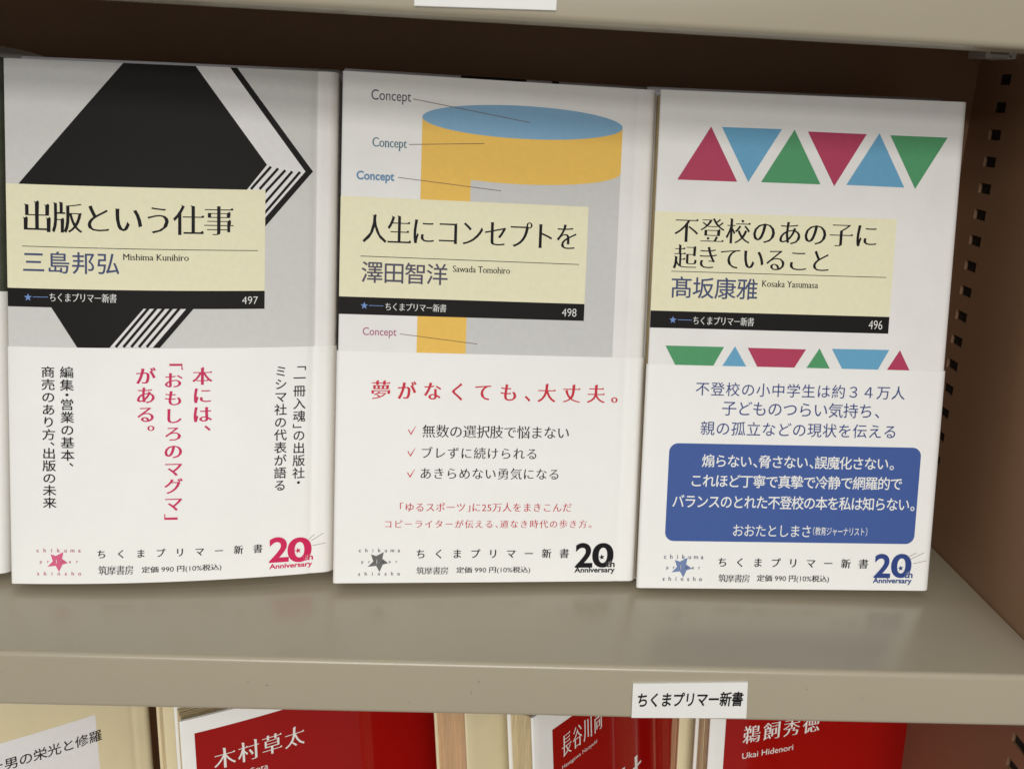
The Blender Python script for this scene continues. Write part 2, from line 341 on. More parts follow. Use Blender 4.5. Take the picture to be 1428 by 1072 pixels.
# ------------------------------------------------------------------ printed layouts, millimetres on each cover (u from the fore edge, v from the foot)
BOOKS=[
 dict(x=-40.003,y=37.610,z=2.805,lean=0.19296,yaw=-0.00205,w=104.80,h=172.24,bow=12.66,roll=0.01288,obi=79.88,hg=0.30,art=[
  ('poly', 'cover_field', 'jacket', 1, 'grey', [[0, 60], [98.27, 60], [98.27, 172.24], [0, 172.24]]),
  ('poly', 'white_band', 'jacket', 1.5, 'lightwhite', [[50.46, 172.24], [70.36, 172.24], [94.6, 139.03], [81.79, 123.45], [72.61, 123.34], [72.5, 147.84]]),
  ('poly', 'black_diamond', 'jacket', 1.75, 'black', [[37.13, 172.24], [4.03, 132.78], [4.01, 131.4], [75.65, 132.39], [82.23, 141.03], [59.6, 172.24]]),
  ('poly', 'chevron_outline', 'jacket', 1.75, 'black', [[70.36, 172.24], [72.61, 172.24], [97.04, 139.08], [81.81, 120.58], [80.87, 122.48], [94.6, 139.03]]),
  ('poly', 'stripe', 'jacket', 1.75, 'black', [[83.17, 140.72], [76.81, 133.16], [77.46, 132.61], [83.83, 140.17]]),
  ('poly', 'stripe', 'jacket', 1.75, 'black', [[85.48, 140.2], [79.56, 133.21], [80.21, 132.66], [86.13, 139.65]]),
  ('poly', 'stripe', 'jacket', 1.75, 'black', [[87.79, 139.64], [80.95, 131.82], [81.59, 131.26], [88.43, 139.08]]),
  ('poly', 'stripe', 'jacket', 1.75, 'black', [[90.03, 139.27], [80.74, 128.0], [81.4, 127.46], [90.69, 138.73]]),
  ('poly', 'stripe', 'jacket', 1.75, 'black', [[92.53, 139.15], [80.99, 125.02], [81.65, 124.48], [93.19, 138.61]]),
  ('poly', 'white_band', 'jacket', 1.5, 'lightwhite', [[41.89, 93.11], [57.15, 93.2], [47.09, 80.24], [31.57, 80.15]]),
  ('poly', 'black_diamond', 'jacket', 1.75, 'black', [[13.6, 93.34], [43.42, 93.36], [32.25, 79.92], [21.98, 79.79]]),
  ('poly', 'stripe', 'jacket', 3, 'black', [[44.51, 93.65], [33.85, 80.45], [34.54, 79.9], [45.19, 93.1]]),
  ('poly', 'stripe', 'jacket', 3, 'black', [[46.96, 93.67], [36.31, 80.47], [37.0, 79.92], [47.65, 93.12]]),
  ('poly', 'stripe', 'jacket', 3, 'black', [[49.42, 93.68], [38.78, 80.49], [39.46, 79.94], [50.11, 93.13]]),
  ('poly', 'stripe', 'jacket', 3, 'black', [[51.88, 93.7], [41.24, 80.5], [41.93, 79.95], [52.57, 93.14]]),
  ('poly', 'stripe', 'jacket', 3, 'black', [[54.35, 93.71], [43.71, 80.51], [44.39, 79.96], [55.03, 93.15]]),
  ('poly', 'stripe', 'jacket', 3, 'black', [[56.81, 93.2], [59.12, 93.2], [48.23, 80.0], [45.94, 80.0]]),
  ('poly', 'title_panel', 'jacket', 2, 'cream', [[0, 99.05], [81.77, 99.05], [81.77, 132.68], [0, 132.68]]),
  ('poly', 'series_bar', 'jacket', 2, 'black', [[0, 92.97], [81.77, 92.97], [81.77, 99.05], [0, 99.05]]),
  ('text', 'title_text', 'jacket', 'ink', '出版という仕事', 'mincho_b', 'h', [5.15, 117.29, 71.68, 127.59], {}),
  ('poly', 'rule_line', 'jacket', 3, 'ink', [[4.85, 112.57], [79.49, 112.4], [79.49, 112.63], [4.85, 112.8]]),
  ('text', 'author_text', 'jacket', 'slate', '三島邦弘', 'gothic_m', 'h', [5.08, 104.05, 35.51, 111.24], {}),
  ('text', 'author_reading', 'jacket', 'ink', 'Mishima Kunihiro', 'serif', 'h', [36.62, 108.89, 57.49, 110.99], {}),
  ('poly', 'series_star', 'jacket', 3, 'starblue', [[6.49, 97.38], [6.17, 96.51], [5.25, 96.47], [5.97, 95.9], [5.72, 95.01], [6.49, 95.52], [7.26, 95.01], [7.01, 95.9], [7.74, 96.47], [6.82, 96.51]]),
  ('poly', 'series_dash', 'jacket', 3, 'starblue', [[8.03, 96.15], [12.87, 96.21], [12.87, 96.41], [8.03, 96.35]]),
  ('text', 'series_text', 'jacket', 'paper', 'ちくまプリマー新書', 'mincho', 'h', [13.39, 94.82, 34.58, 97.76], {}),
  ('text', 'series_number', 'jacket', 'paper', '497', 'num', 'h', [74.54, 94.61, 79.59, 97.14], {}),
  ('text', 'blurb_text', 'obi', 'ink', '編集・営業の基本、', 'gothic_m', 'v', [16.55, 39.84, 20.82, 73.59], {'half': '・、'}),
  ('text', 'blurb_text', 'obi', 'ink', '商売のあり方、出版の未来', 'gothic_m', 'v', [10.56, 25.4, 14.83, 73.56], {'half': '、'}),
  ('text', 'headline_text', 'obi', 'pink', '本には、', 'mincho_bb', 'v', [58.82, 51.42, 65.11, 73.56], {'half': '、'}),
  ('text', 'headline_text', 'obi', 'pink', '「おもしろのマグマ」', 'mincho_bb', 'v', [49.6, 21.26, 55.63, 74.7], {'half': '「」'}),
  ('text', 'headline_text', 'obi', 'pink', 'がある。', 'mincho_bb', 'v', [40.65, 51.72, 46.93, 73.51], {'half': '。'}),
  ('text', 'blurb_text', 'obi', 'ink', '「一冊入魂」の出版社・', 'gothic_m', 'v', [91.52, 32.13, 95.54, 73.12], {'half': '「」・'}),
  ('text', 'blurb_text', 'obi', 'ink', 'ミシマ社の代表が語る', 'gothic_m', 'v', [85.39, 30.09, 89.41, 73.22], {}),
  ('poly', 'star_logo', 'obi', 2, 'rose', [[12.76, 10.22], [14.43, 9.62], [16.94, 10.99], [16.44, 8.71], [18.34, 7.18], [16.56, 6.67], [15.42, 4.13], [14.39, 6.26], [11.65, 5.9], [13.45, 7.79]]),
  ('text', 'logo_text', 'obi', 'rose_l', 'chikuma', 'sans_sp', 'h', [8.19, 10.86, 22.55, 12.23], {}),
  ('text', 'logo_text', 'obi', 'rose_l', 'primer', 'sans_sp', 'h', [9.24, 6.82, 21.65, 8.18], {}),
  ('text', 'logo_text', 'obi', 'rose_l', 'shinsho', 'sans_sp', 'h', [8.31, 2.9, 22.61, 4.25], {}),
  ('text', 'logo_letter', 'obi', 'paper', 'i', 'sans_b', 'h', [14.51, 7.05, 14.74, 8.43], {'layer': 4}),
  ('text', 'series_text', 'obi', 'ink', 'ちくまプリマー新書', 'mincho_sp', 'h', [28.01, 8.62, 81.74, 11.69], {}),
  ('text', 'publisher_text', 'obi', 'ink', '筑摩書房', 'mincho', 'h', [28.25, 2.9, 39.53, 6.22], {}),
  ('text', 'price_text', 'obi', 'ink', '定価 990 円(10%税込)', 'price', 'h', [42.31, 3.05, 68.27, 5.63], {}),
  ('text', 'anniversary_numeral', 'obi', 'pink2', '2', 'black', 'h', [83.96, 4.78, 90.56, 13.76], {}),
  ('text', 'anniversary_numeral', 'obi', 'pink2', '0', 'black', 'h', [90.08, 4.31, 98.15, 13.18], {'layer': 2.6}),
  ('text', 'anniversary_text', 'obi', 'pink2', 'Anniversary', 'sans_b', 'h', [84.07, 2.06, 98.45, 4.34], {}),
  ('text', 'anniversary_text', 'obi', 'paper', 'th', 'sans_bb', 'h', [95.35, 4.79, 98.71, 6.95], {'layer': 3.3}),
  ('text', 'anniversary_text', 'obi', 'pink2', 'th', 'sans_b', 'h', [95.35, 4.79, 98.71, 6.95], {'layer': 4}),
  ('poly', 'anniversary_star', 'obi', 3, 'pink2', [[93.41, 9.54], [93.29, 8.78], [92.55, 8.6], [93.23, 8.25], [93.18, 7.49], [93.72, 8.03], [94.42, 7.75], [94.08, 8.43], [94.57, 9.01], [93.81, 8.89]]),
  ('poly', 'ray_line', 'obi', 3, 'ray', [[97.38, 12.15], [99.13, 13.81], [99.0, 13.94], [97.26, 12.28]]),
  ('poly', 'ray_line', 'obi', 3, 'ray', [[98.07, 11.57], [102.21, 14.06], [102.12, 14.21], [97.98, 11.72]]),
  ('poly', 'ray_line', 'obi', 3, 'ray', [[98.4, 9.8], [102.8, 10.39], [102.78, 10.56], [98.38, 9.98]]),
 ]),
 dict(x=66.879,y=43.010,z=3.416,lean=0.18471,yaw=0.08656,w=107.10,h=173.23,bow=0.33,roll=-0.00657,obi=80.84,hg=0.15,art=[
  ('poly', 'title_panel', 'jacket', 2, 'cream', [[0, 99.2], [84.46, 99.2], [84.46, 132.63], [0, 132.63]]),
  ('poly', 'series_bar', 'jacket', 2, 'black', [[0, 93.3], [84.46, 93.3], [84.46, 99.2], [0, 99.2]]),
  ('poly', 'cylinder_side', 'jacket', 1.5, 'yellow', [[26.48, 159.86], [26.59, 159.43], [26.9, 159.01], [27.43, 158.58], [28.16, 158.17], [29.1, 157.77], [30.23, 157.38], [31.55, 157.01], [33.05, 156.65], [34.72, 156.31], [36.55, 156.0], [38.53, 155.71], [40.65, 155.44], [42.9, 155.2], [45.25, 154.99], [47.7, 154.82], [50.23, 154.67], [52.83, 154.55], [55.48, 154.47], [58.16, 154.42], [60.86, 154.4], [63.56, 154.42], [66.24, 154.47], [68.88, 154.55], [71.48, 154.67], [74.02, 154.82], [76.47, 154.99], [78.82, 155.2], [81.07, 155.44], [83.19, 155.71], [85.17, 156.0], [87.0, 156.31], [88.67, 156.65], [90.17, 157.01], [91.49, 157.38], [92.62, 157.77], [93.56, 158.17], [94.29, 158.58], [94.81, 159.01], [95.13, 159.43], [95.24, 159.86], [95.24, 144.64], [95.13, 144.21], [94.81, 143.78], [94.29, 143.36], [93.56, 142.95], [92.62, 142.55], [91.49, 142.16], [90.17, 141.78], [88.67, 141.43], [87.0, 141.09], [85.17, 140.78], [83.19, 140.48], [81.07, 140.22], [78.82, 139.98], [76.47, 139.77], [74.02, 139.59], [71.48, 139.44], [68.88, 139.33], [66.24, 139.24], [63.56, 139.19], [60.86, 139.18], [58.16, 139.19], [55.48, 139.24], [52.83, 139.33], [50.23, 139.44], [47.7, 139.59], [45.25, 139.77], [43.35, 139.77], [43.35, 70], [26.48, 70]]),
  ('poly', 'cylinder_shade', 'jacket', 1, 'grey2', [[42.35, 70], [42.35, 144.77], [45.25, 140.27], [47.7, 140.09], [50.23, 139.94], [52.83, 139.83], [55.48, 139.74], [58.16, 139.69], [60.86, 139.68], [63.56, 139.69], [66.24, 139.74], [68.88, 139.83], [71.48, 139.94], [74.02, 140.09], [76.47, 140.27], [78.82, 140.48], [81.07, 140.72], [83.19, 140.98], [85.17, 141.28], [87.0, 141.59], [88.67, 141.93], [90.17, 142.28], [91.49, 142.66], [92.62, 143.05], [93.56, 143.45], [94.29, 143.86], [94.81, 144.28], [95.13, 144.71], [95.24, 145.14], [95.24, 70]]),  # plain grey print below the yellow band
  ('poly', 'cylinder_top', 'jacket', 2, 'blue', [[95.24, 159.86], [95.07, 160.39], [94.58, 160.92], [93.76, 161.44], [92.62, 161.95], [91.18, 162.43], [89.44, 162.89], [87.43, 163.32], [85.17, 163.72], [82.67, 164.08], [79.96, 164.4], [77.07, 164.67], [74.02, 164.9], [70.84, 165.08], [67.57, 165.21], [64.23, 165.29], [60.86, 165.32], [57.49, 165.29], [54.15, 165.21], [50.88, 165.08], [47.7, 164.9], [44.65, 164.67], [41.76, 164.4], [39.05, 164.08], [36.55, 163.72], [34.28, 163.32], [32.27, 162.89], [30.54, 162.43], [29.1, 161.95], [27.96, 161.44], [27.14, 160.92], [26.64, 160.39], [26.48, 159.86], [26.64, 159.32], [27.14, 158.79], [27.96, 158.27], [29.1, 157.77], [30.54, 157.29], [32.27, 156.83], [34.28, 156.4], [36.55, 156.0], [39.05, 155.64], [41.76, 155.32], [44.65, 155.04], [47.7, 154.82], [50.88, 154.63], [54.15, 154.5], [57.49, 154.43], [60.86, 154.4], [64.23, 154.43], [67.57, 154.5], [70.84, 154.63], [74.02, 154.82], [77.07, 155.04], [79.96, 155.32], [82.67, 155.64], [85.17, 156.0], [87.43, 156.4], [89.44, 156.83], [91.18, 157.29], [92.62, 157.77], [93.76, 158.27], [94.58, 158.79], [95.07, 159.32]]),
  ('text', 'concept_text', 'jacket', 'slate2', 'Concept', 'sans', 'h', [9.48, 163.43, 22.6, 167.85], {}),
  ('poly', 'pointer_line', 'jacket', 3, 'rule', [[23.21, 165.38], [62.9, 159.82], [62.92, 160.02], [23.24, 165.58]]),
  ('text', 'concept_text', 'jacket', 'teal', 'Concept', 'serif', 'h', [10.12, 148.2, 21.54, 152.32], {}),
  ('poly', 'pointer_line', 'jacket', 3, 'rule', [[22.24, 150.42], [47.68, 152.05], [47.67, 152.25], [22.22, 150.62]]),
  ('text', 'concept_text', 'jacket', 'concblue', 'Concept', 'sans_b', 'h', [5.07, 137.36, 17.6, 141.15], {}),
  ('poly', 'pointer_line', 'jacket', 3, 'rule', [[18.82, 139.43], [53.8, 136.57], [53.82, 136.77], [18.84, 139.63]]),
  ('text', 'concept_text', 'jacket', 'concrose', 'Concept', 'sans_r', 'h', [8.12, 85.52, 19.5, 89.01], {}),
  ('poly', 'pointer_line', 'jacket', 3, 'rule', [[20.63, 86.98], [47.35, 84.18], [47.37, 84.38], [20.65, 87.18]]),
  ('text', 'title_text', 'jacket', 'ink', '人生にコンセプトを', 'mincho_b', 'h', [7.44, 117.51, 80.57, 127.14], {}),
  ('poly', 'rule_line', 'jacket', 3, 'ink', [[6.88, 112.8], [81.87, 112.67], [81.87, 112.9], [6.88, 113.03]]),
  ('text', 'author_text', 'jacket', 'slate2', '澤田智洋', 'gothic_m', 'h', [7.29, 104.1, 36.42, 111.32], {}),
  ('text', 'author_reading', 'jacket', 'ink', 'Sawada Tomohiro', 'serif', 'h', [38.14, 108.68, 57.85, 110.9], {}),
  ('poly', 'series_star', 'jacket', 3, 'starblue', [[8.47, 97.61], [8.15, 96.75], [7.23, 96.71], [7.95, 96.14], [7.7, 95.25], [8.47, 95.76], [9.24, 95.25], [8.99, 96.14], [9.71, 96.71], [8.79, 96.75]]),
  ('poly', 'series_dash', 'jacket', 3, 'starblue', [[10.03, 96.33], [14.88, 96.31], [14.88, 96.51], [10.03, 96.53]]),
  ('text', 'series_text', 'jacket', 'paper', 'ちくまプリマー新書', 'mincho', 'h', [15.57, 94.87, 36.25, 97.58], {}),
  ('text', 'series_number', 'jacket', 'paper', '498', 'num', 'h', [76.59, 94.7, 81.69, 97.44], {}),
  ('text', 'headline_text', 'obi', 'red', '夢がなくても、大丈夫。', 'mincho_bb', 'h', [11.47, 64.51, 97.76, 71.22], {'half': '、。'}),
  ('poly', 'check_mark', 'obi', 3, 'red', [[24.19, 54.08], [24.48, 54.34], [25.18, 52.97], [26.8, 55.45], [26.9, 55.35], [25.29, 52.34]]),
  ('poly', 'check_mark', 'obi', 3, 'red', [[24.2, 46.5], [24.49, 46.76], [25.19, 45.38], [26.81, 47.87], [26.91, 47.77], [25.3, 44.75]]),
  ('poly', 'check_mark', 'obi', 3, 'red', [[24.23, 39.12], [24.52, 39.37], [25.22, 37.99], [26.85, 40.48], [26.95, 40.38], [25.33, 37.35]]),
  ('text', 'blurb_text', 'obi', 'ink', '無数の選択肢で悩まない', 'mincho_r', 'h', [29.17, 51.54, 80.74, 56.12], {}),
  ('text', 'blurb_text', 'obi', 'ink', 'ブレずに続けられる', 'mincho_r', 'h', [29.18, 44.16, 69.39, 48.31], {}),
  ('text', 'blurb_text', 'obi', 'ink', 'あきらめない勇気になる', 'mincho_r', 'h', [28.97, 36.95, 77.57, 41.09], {}),
  ('text', 'blurb_text', 'obi', 'red2', '「ゆるスポーツ」に25万人をまきこんだ', 'mincho', 'h', [22.07, 25.38, 82.77, 28.73], {'half': '「」25'}),
  ('text', 'blurb_text', 'obi', 'red2', 'コピーライターが伝える、道なき時代の歩き方。', 'mincho', 'h', [17.02, 19.54, 90.33, 22.53], {'half': '、。'}),
  ('poly', 'star_logo', 'obi', 2, 'dgrey', [[12.45, 10.26], [14.24, 9.62], [16.86, 11.03], [16.4, 8.67], [18.47, 7.08], [16.6, 6.56], [15.48, 3.92], [14.31, 6.15], [11.42, 5.79], [13.26, 7.73]]),
  ('text', 'logo_text', 'obi', 'dgrey_l', 'chikuma', 'sans_sp', 'h', [8.24, 11.0, 22.45, 12.34], {}),
  ('text', 'logo_text', 'obi', 'dgrey_l', 'primer', 'sans_sp', 'h', [9.21, 6.77, 21.6, 8.11], {}),
  ('text', 'logo_text', 'obi', 'dgrey_l', 'shinsho', 'sans_sp', 'h', [8.2, 2.65, 22.64, 3.96], {}),
  ('text', 'logo_letter', 'obi', 'paper', 'i', 'sans_b', 'h', [14.41, 6.96, 14.6, 8.39], {'layer': 4}),
  ('text', 'series_text', 'obi', 'ink', 'ちくまプリマー新書', 'mincho_sp', 'h', [28.28, 8.62, 82.48, 12.05], {}),
  ('text', 'publisher_text', 'obi', 'ink', '筑摩書房', 'mincho', 'h', [28.35, 2.94, 39.5, 5.72], {}),
  ('text', 'price_text', 'obi', 'ink', '定価 990 円(10%税込)', 'price', 'h', [42.36, 3.06, 68.74, 5.66], {}),
  ('text', 'anniversary_numeral', 'obi', 'ink', '2', 'black', 'h', [84.87, 5.05, 91.26, 14.12], {}),
  ('text', 'anniversary_numeral', 'obi', 'ink', '0', 'black', 'h', [91.08, 5.01, 98.94, 14.09], {'layer': 2.6}),
  ('text', 'anniversary_text', 'obi', 'ink', 'Anniversary', 'sans_b', 'h', [84.79, 2.68, 99.65, 5.21], {}),
  ('text', 'anniversary_text', 'obi', 'paper', 'th', 'sans_bb', 'h', [96.2, 5.19, 99.53, 7.58], {'layer': 3.3}),
  ('text', 'anniversary_text', 'obi', 'ink', 'th', 'sans_b', 'h', [96.2, 5.19, 99.53, 7.58], {'layer': 4}),
  ('poly', 'anniversary_star', 'obi', 3, 'ink', [[94.42, 9.94], [94.3, 9.19], [93.56, 9.0], [94.23, 8.66], [94.18, 7.9], [94.72, 8.43], [95.43, 8.15], [95.08, 8.83], [95.57, 9.41], [94.82, 9.29]]),
 ]),
 dict(x=174.171,y=47.701,z=2.513,lean=0.16717,yaw=0.01163,w=107.04,h=173.20,bow=-0.15,roll=0.01358,obi=80.31,hg=0.00,art=[
  ('poly', 'triangle', 'jacket', 2, 'crim', [[17.81, 161.71], [7.07, 143.66], [27.82, 143.65]]),
  ('poly', 'triangle', 'jacket', 2, 'tblue', [[21.55, 161.68], [42.3, 161.74], [31.69, 143.68]]),
  ('poly', 'triangle', 'jacket', 2, 'green', [[46.71, 161.74], [36.13, 143.76], [56.93, 143.75]]),
  ('poly', 'triangle', 'jacket', 2, 'crim', [[51.36, 161.29], [71.97, 161.17], [61.8, 143.28]]),
  ('poly', 'triangle', 'jacket', 2, 'tblue', [[76.4, 161.6], [66.05, 143.89], [86.52, 143.69]]),
  ('poly', 'triangle', 'jacket', 2, 'green', [[80.27, 161.11], [100.5, 161.06], [90.42, 143.36]]),
  ('poly', 'triangle', 'jacket', 2, 'green', [[5.8, 86.93], [26.5, 86.94], [22.66, 79.54], [9.97, 79.52]]),
  ('poly', 'triangle', 'jacket', 2, 'tblue', [[30.38, 87.24], [25.82, 79.52], [35.28, 79.44]]),
  ('poly', 'triangle', 'jacket', 2, 'crim', [[34.91, 86.87], [55.72, 86.81], [51.45, 79.44], [39.19, 79.43]]),
  ('poly', 'triangle', 'jacket', 2, 'green', [[60.54, 87.3], [55.8, 79.44], [65.17, 79.35]]),
  ('poly', 'triangle', 'jacket', 2, 'tblue', [[64.98, 87.24], [85.6, 87.35], [81.61, 79.46], [69.53, 79.56]]),
  ('poly', 'triangle', 'jacket', 2, 'crim', [[89.49, 87.34], [84.91, 79.54], [93.95, 79.45]]),
  ('poly', 'title_panel', 'jacket', 2, 'cream', [[0, 98.96], [84.78, 98.96], [84.78, 132.8], [0, 132.8]]),
  ('poly', 'series_bar', 'jacket', 2, 'black', [[0, 93.05], [84.78, 93.05], [84.78, 98.96], [0, 98.96]]),
  ('text', 'title_text', 'jacket', 'ink', '不登校のあの子に', 'mincho_b', 'h', [7.03, 122.73, 78.06, 131.26], {}),
  ('text', 'title_text', 'jacket', 'ink', '起きていること', 'mincho_b', 'h', [6.99, 113.54, 61.75, 121.83], {}),
  ('poly', 'rule_line', 'jacket', 3, 'ink', [[6.51, 112.51], [82.54, 112.54], [82.54, 112.76], [6.51, 112.73]]),
  ('text', 'author_text', 'jacket', 'slate', '髙坂康雅', 'gothic_m', 'h', [6.89, 103.48, 37.14, 110.97], {}),
  ('text', 'author_reading', 'jacket', 'ink', 'Kosaka Yasumasa', 'serif', 'h', [38.52, 108.16, 58.46, 110.46], {}),
  ('poly', 'series_star', 'jacket', 3, 'starblue', [[7.95, 97.2], [7.63, 96.34], [6.71, 96.3], [7.43, 95.72], [7.19, 94.84], [7.95, 95.34], [8.72, 94.84], [8.48, 95.72], [9.2, 96.3], [8.28, 96.34]]),
  ('poly', 'series_dash', 'jacket', 3, 'starblue', [[9.68, 95.91], [14.63, 95.87], [14.63, 96.07], [9.69, 96.11]]),
  ('text', 'series_text', 'jacket', 'paper', 'ちくまプリマー新書', 'mincho', 'h', [15.09, 94.44, 36.52, 97.39], {}),
  ('text', 'series_number', 'jacket', 'paper', '496', 'num', 'h', [77.52, 94.48, 82.42, 97.56], {}),
  ('text', 'blurb_text', 'obi', 'navy', '不登校の小中学生は約３４万人', 'gothic', 'h', [17.18, 69.78, 92.3, 74.62], {}),
  ('text', 'blurb_text', 'obi', 'navy', '子どものつらい気持ち、', 'gothic', 'h', [26.89, 62.85, 83.6, 68.11], {'half': '、'}),
  ('text', 'blurb_text', 'obi', 'navy', '親の孤立などの現状を伝える', 'gothic', 'h', [19.62, 55.74, 89.9, 60.78], {}),
  ('poly', 'blurb_box', 'obi', 2, 'boxblue', [[99.95, 49.49], [99.89, 50.11], [99.7, 50.71], [99.41, 51.27], [99.01, 51.75], [98.53, 52.15], [97.97, 52.45], [97.37, 52.63], [96.75, 52.69], [12.04, 52.69], [11.41, 52.63], [10.81, 52.45], [10.26, 52.15], [9.78, 51.75], [9.38, 51.27], [9.08, 50.71], [8.9, 50.11], [8.84, 49.49], [8.84, 20.54], [8.9, 19.92], [9.08, 19.31], [9.38, 18.76], [9.78, 18.28], [10.26, 17.88], [10.81, 17.58], [11.41, 17.4], [12.04, 17.34], [96.75, 17.34], [97.37, 17.4], [97.97, 17.58], [98.53, 17.88], [99.01, 18.28], [99.41, 18.76], [99.7, 19.31], [99.89, 19.92], [99.95, 20.54]]),
  ('text', 'blurb_text', 'obi', 'paper', '煽らない、脅さない、誤魔化さない。', 'gothic_b', 'h', [20.72, 44.28, 90.33, 48.99], {'half': '、。'}),
  ('text', 'blurb_text', 'obi', 'paper', 'これほど丁寧で真摯で冷静で網羅的で', 'gothic_b', 'h', [17.44, 37.07, 93.82, 41.86], {}),
  ('text', 'blurb_text', 'obi', 'paper', 'バランスのとれた不登校の本を私は知らない。', 'gothic_b', 'h', [10.9, 29.47, 99.08, 34.37], {'half': '。'}),
  ('text', 'blurb_text', 'obi', 'paper', 'おおたとしまさ', 'gothic', 'h', [33.32, 19.43, 61.6, 23.65], {}),
  ('text', 'blurb_text', 'obi', 'paper', '（教育ジャーナリスト）', 'gothic', 'h', [62.44, 20.12, 82.38, 23.26], {'half': '（）'}),
  ('poly', 'star_logo', 'obi', 2, 'sblue', [[12.82, 10.45], [14.72, 9.82], [17.42, 11.32], [17.01, 8.87], [19.24, 7.26], [17.29, 6.69], [16.2, 3.96], [14.9, 6.23], [11.88, 5.82], [13.75, 7.85]]),
  ('text', 'logo_text', 'obi', 'sblue_l', 'chikuma', 'sans_sp', 'h', [8.84, 10.84, 23.11, 12.43], {}),
  ('text', 'logo_text', 'obi', 'sblue_l', 'primer', 'sans_sp', 'h', [9.93, 6.7, 22.16, 8.27], {}),
  ('text', 'logo_text', 'obi', 'sblue_l', 'shinsho', 'sans_sp', 'h', [8.75, 2.71, 23.05, 4.29], {}),
  ('text', 'logo_letter', 'obi', 'paper', 'i', 'sans_b', 'h', [14.98, 7.07, 15.14, 8.56], {'layer': 4}),
  ('text', 'series_text', 'obi', 'ink', 'ちくまプリマー新書', 'mincho_sp', 'h', [28.67, 8.02, 83.56, 11.56], {}),
  ('text', 'publisher_text', 'obi', 'ink', '筑摩書房', 'mincho', 'h', [28.99, 2.41, 40.38, 5.41], {}),
  ('text', 'price_text', 'obi', 'ink', '定価 990 円(10%税込)', 'price', 'h', [43.08, 2.45, 69.54, 5.39], {}),
  ('text', 'anniversary_numeral', 'obi', 'nblue', '2', 'black', 'h', [85.95, 4.59, 92.06, 13.62], {}),
  ('text', 'anniversary_numeral', 'obi', 'nblue', '0', 'black', 'h', [92.18, 4.66, 99.74, 13.72], {'layer': 2.6}),
  ('text', 'anniversary_text', 'obi', 'nblue', 'Anniversary', 'sans_b', 'h', [85.82, 2.09, 100.26, 4.67], {}),
  ('text', 'anniversary_text', 'obi', 'paper', 'th', 'sans_bb', 'h', [97.15, 4.72, 100.43, 7.23], {'layer': 3.3}),
  ('text', 'anniversary_text', 'obi', 'nblue', 'th', 'sans_b', 'h', [97.15, 4.72, 100.43, 7.23], {'layer': 4}),
  ('poly', 'anniversary_star', 'obi', 3, 'nblue', [[95.58, 9.37], [95.46, 8.61], [94.73, 8.43], [95.4, 8.08], [95.35, 7.32], [95.89, 7.86], [96.59, 7.58], [96.25, 8.25], [96.74, 8.84], [95.99, 8.72]]),
  ('poly', 'ray_line', 'obi', 3, 'ray', [[98.18, 12.36], [101.24, 14.14], [101.16, 14.3], [98.09, 12.52]]),
  ('poly', 'ray_line', 'obi', 3, 'ray', [[99.04, 11.57], [104.18, 14.18], [104.1, 14.34], [98.96, 11.73]]),
  ('poly', 'ray_line', 'obi', 3, 'ray', [[100.22, 9.97], [104.95, 11.1], [104.9, 11.27], [100.18, 10.14]]),
 ]),
]
